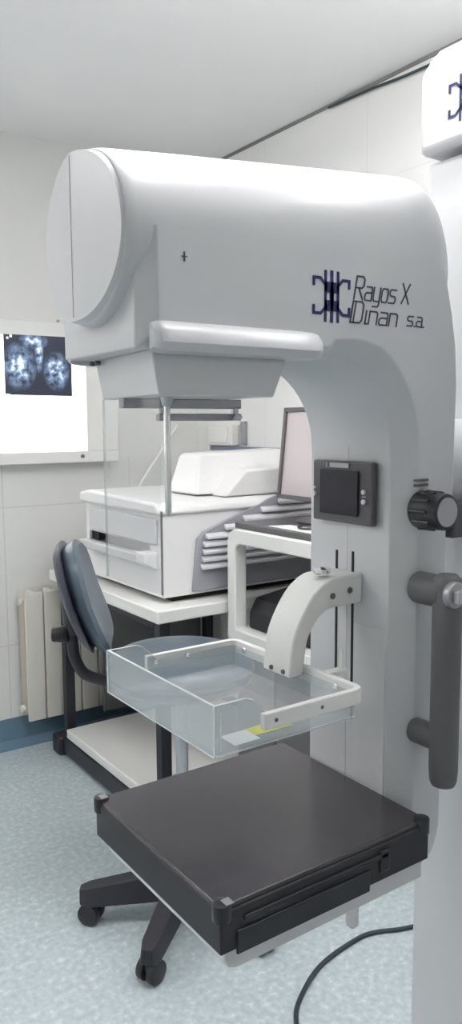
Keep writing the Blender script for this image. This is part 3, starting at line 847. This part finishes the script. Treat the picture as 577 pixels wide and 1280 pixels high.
for ya_, yb_ in ((y0, y0 + w), (y1 - w, y1)):
    pl = [(.478, zh), (.488, zh - .003), (.500, zh - .014), (.512, zl - .006)]
    for p, q in zip(pl, pl[1:]):
        vs = [bm.verts.new((a, y, b)) for (a, b) in (p, q) for y in (ya_, yb_)]
        vs2 = [bm.verts.new((v.co.x, v.co.y, v.co.z + e)) for v in vs]
        bm.faces.new((vs2[0], vs2[1], vs2[3], vs2[2])); bm.faces.new((vs[0], vs[2], vs[3], vs[1]))
        bm.faces.new((vs[0], vs[2], vs2[2], vs2[0])); bm.faces.new((vs[1], vs[3], vs2[3], vs2[1]))
part('tray_rim', bm, W['edge'], tr, smooth=False)
part('tray_label', B(.470, .505, .670, .700, zb + w, zb + w + .0006), W['paper'], tr)
bm = bmesh.new(); prism(bm, [(.505, .680), (.560, .680), (.556, .705), (.505, .700)], 2, zb + w, zb + w + .0008); part('tray_label', bm, W['yellow'], tr)
part('reflection_strip', B(.449, .4496, .666, .6705, zb + w, 1.092), W['paper'], tr)  # white strip stands in for a reflection at the tray corner

# --- detector table
tx0, tx1, ty0, ty1, tz0, tz1 = .422, .742, .630, .930, .846, .899
tb = part('detector_table', B(tx0, tx1, ty0, ty1, tz0, tz1 - .006), W['tableside'], bevel=.002)
part('table_top', B(tx0 + .0015, tx1 - .0, ty0 + .003, ty1 - .002, tz1 - .007, tz1), W['carbon'], tb, bevel=.0015)
bm = bmesh.new(); box(bm, tx0 + .03, tx1 - .075, ty0 - .003, ty0 + .002, tz0 + .030, tz0 + .036); part('cassette_slot', bm, W['black'], tb, bevel=.001)
bm = bmesh.new(); box(bm, tx0 + .02, tx1 - .105, ty0 - .0025, ty0 + .001, tz0 - .005, tz0 + .022); part('cassette_drawer', bm, W['black'], tb, bevel=.0015)
bm = bmesh.new(); box(bm, tx1 - .088, tx1 - .072, ty0 - .003, ty0, tz0 + .012, tz0 + .040); part('drawer_catch', bm, W['black'], tb, bevel=.002)
for (x, y) in ((tx0 + .006, ty0 + .006), (tx0 + .006, ty1 - .006), (tx1 - .008, ty0 + .006)):
    bm = bmesh.new(); cyl(bm, (x, y, tz1 - .018), (x, y, tz1 + .003), .0105, n=24, bev=.002); part('corner_cap', bm, W['black'], tb)
for (x, y) in ((tx0 + .010, ty0 + .004), (tx0 + .006, ty1 - .008)):
    bm = bmesh.new(); box(bm, x - .004, x + .006, y - .007, y + .005, tz1 + .003, tz1 + .0040); part('corner_mark', bm, W['rail'], tb, bevel=.001)
bm = bmesh.new()
pl = [(.433, .846), (.433, .830), (.439, .820), (.449, .816), (.742, .816), (.742, .846)]
prism(bm, pl, 1, .640, .918)
part('table_base', bm, W['paint2'], bevel=.002)
part('base_knob', C((.632, .700, .816), (.630, .690, .796), .0075, n=16, bev=.001), W['rail'])
kb = part('release_knob', C((.668, .690, .816), (.668, .690, .752), .0095, .0085, n=20, bev=.002), W['foot'])
part('knob_cap', C((.668, .690, .7525), (.668, .690, .7490), .006, .004, n=16), W['rail'], kb)

# --- stand
sx0 = .98
st = part('stand_column', B(sx0, 1.22, .50, .866, .06, 1.80), W['paint'], bevel=.008)
part('stand_base', B(.93, 1.30, .46, .90, .0, .06), W['paint2'], bevel=.012)
bm = bmesh.new()
pv = [(sx0 - .020, 1.80), (sx0 - .020, 1.80)]
hp = [(.50, 1.80), (.50, 1.965), (.84, 1.965), (.872, 1.940), (.872, 1.80)]
prism(bm, [(.495, 1.81), (.495, 1.957), (.840, 1.957), (.858, 1.948), (.876, 1.930), (.876, 1.81)], 0, sx0 - .012, 1.225)
hdh = part('stand_head', bm, W['paint2'], bevel=.012)
part('pivot_housing', C((.835, MY, 1.33), (sx0 + .01, MY, 1.33), .075, n=48, bev=.004), W['paint'])
part('hinge_block', B(.86, sx0, .700, .74, 1.24, 1.29), W['handle'], bevel=.004)
# emblem on the stand head
ey, e2 = .784, 1.873
bm = bmesh.new()
def st_pl(u, v, d): return (sx0 - .0122 - d, ey - u, e2 + v)
q = 1.15
for x in (-9.5, 0, 9.5): ribbon(bm, [(x * q * s, -27 * q * s), (x * q * s, 27 * q * s)], 3.2 * q * s, st_pl)
for x in (-7, -2.6, 2.6, 7): ribbon(bm, [(x * q * s, -15 * q * s), (x * q * s, -4 * q * s)], 3.2 * q * s, st_pl); ribbon(bm, [(x * q * s, 4 * q * s), (x * q * s, 15 * q * s)], 3.2 * q * s, st_pl)
for sx in (-1, 1):
    for sz in (-1, 1): ribbon(bm, [(a * q * s, b * q * s) for a, b in ((sx * 27, sz * 12), (sx * 27, sz * 19.5), (sx * 17, sz * 19.5), (sx * 8, sz * 11))], 3.4 * q * s, st_pl)
part('emblem', bm, W['blue'], hdh, smooth=False)

# ------------------------------------------------------------------ power cable on the floor
bm = bmesh.new()
tube(bm, catmull([(1.75, 1.33, .006), (1.555, 1.384, .006), (1.46, 1.425, .006), (1.386, 1.430, .006), (1.253, 1.409, .006), (1.139, 1.352, .006), (1.082, 1.299, .006), (1.03, 1.20, .006), (1.02, 1.05, .006)]), .006, 10)
tag(link('power_cable', bm, W['cordm']), 'dark power cable curving across the blue floor behind the machine stand', 'cable')

# ------------------------------------------------------------------ world, camera, colour
w = bpy.data.worlds.new('world'); SC.world = w; w.use_nodes = True
w.node_tree.nodes['Background'].inputs[0].default_value = (.8, .82, .85, 1)
w.node_tree.nodes['Background'].inputs[1].default_value = .3

f = Vector; yaw, p, r = R(34.84939), R(6.46428), R(.35575)
fw = Vector((math.sin(yaw) * math.cos(p), math.cos(yaw) * math.cos(p), -math.sin(p)))
rt = Vector((math.cos(yaw), -math.sin(yaw), 0)); dn = fw.cross(rt)
rt2 = rt * math.cos(r) + dn * math.sin(r); dn2 = -rt * math.sin(r) + dn * math.cos(r)
cd = bpy.data.cameras.new('camera'); cam = bpy.data.objects.new('camera', cd); COL.objects.link(cam)
mw = Matrix.Identity(4)
for i, c in enumerate((rt2, -dn2, -fw)):
    for j in range(3): mw[j][i] = c[j]
mw[2][3] = 1.40
cam.matrix_world = mw
cd.sensor_fit = 'VERTICAL'; cd.sensor_height = 24; cd.lens = 975.9 / 1280 * 24; cd.clip_start = .02
SC.camera = cam
vs = SC.view_settings
vs.view_transform = 'Standard'; vs.look = 'None'; vs.exposure = .78; vs.gamma = 1; vs.use_curve_mapping = False
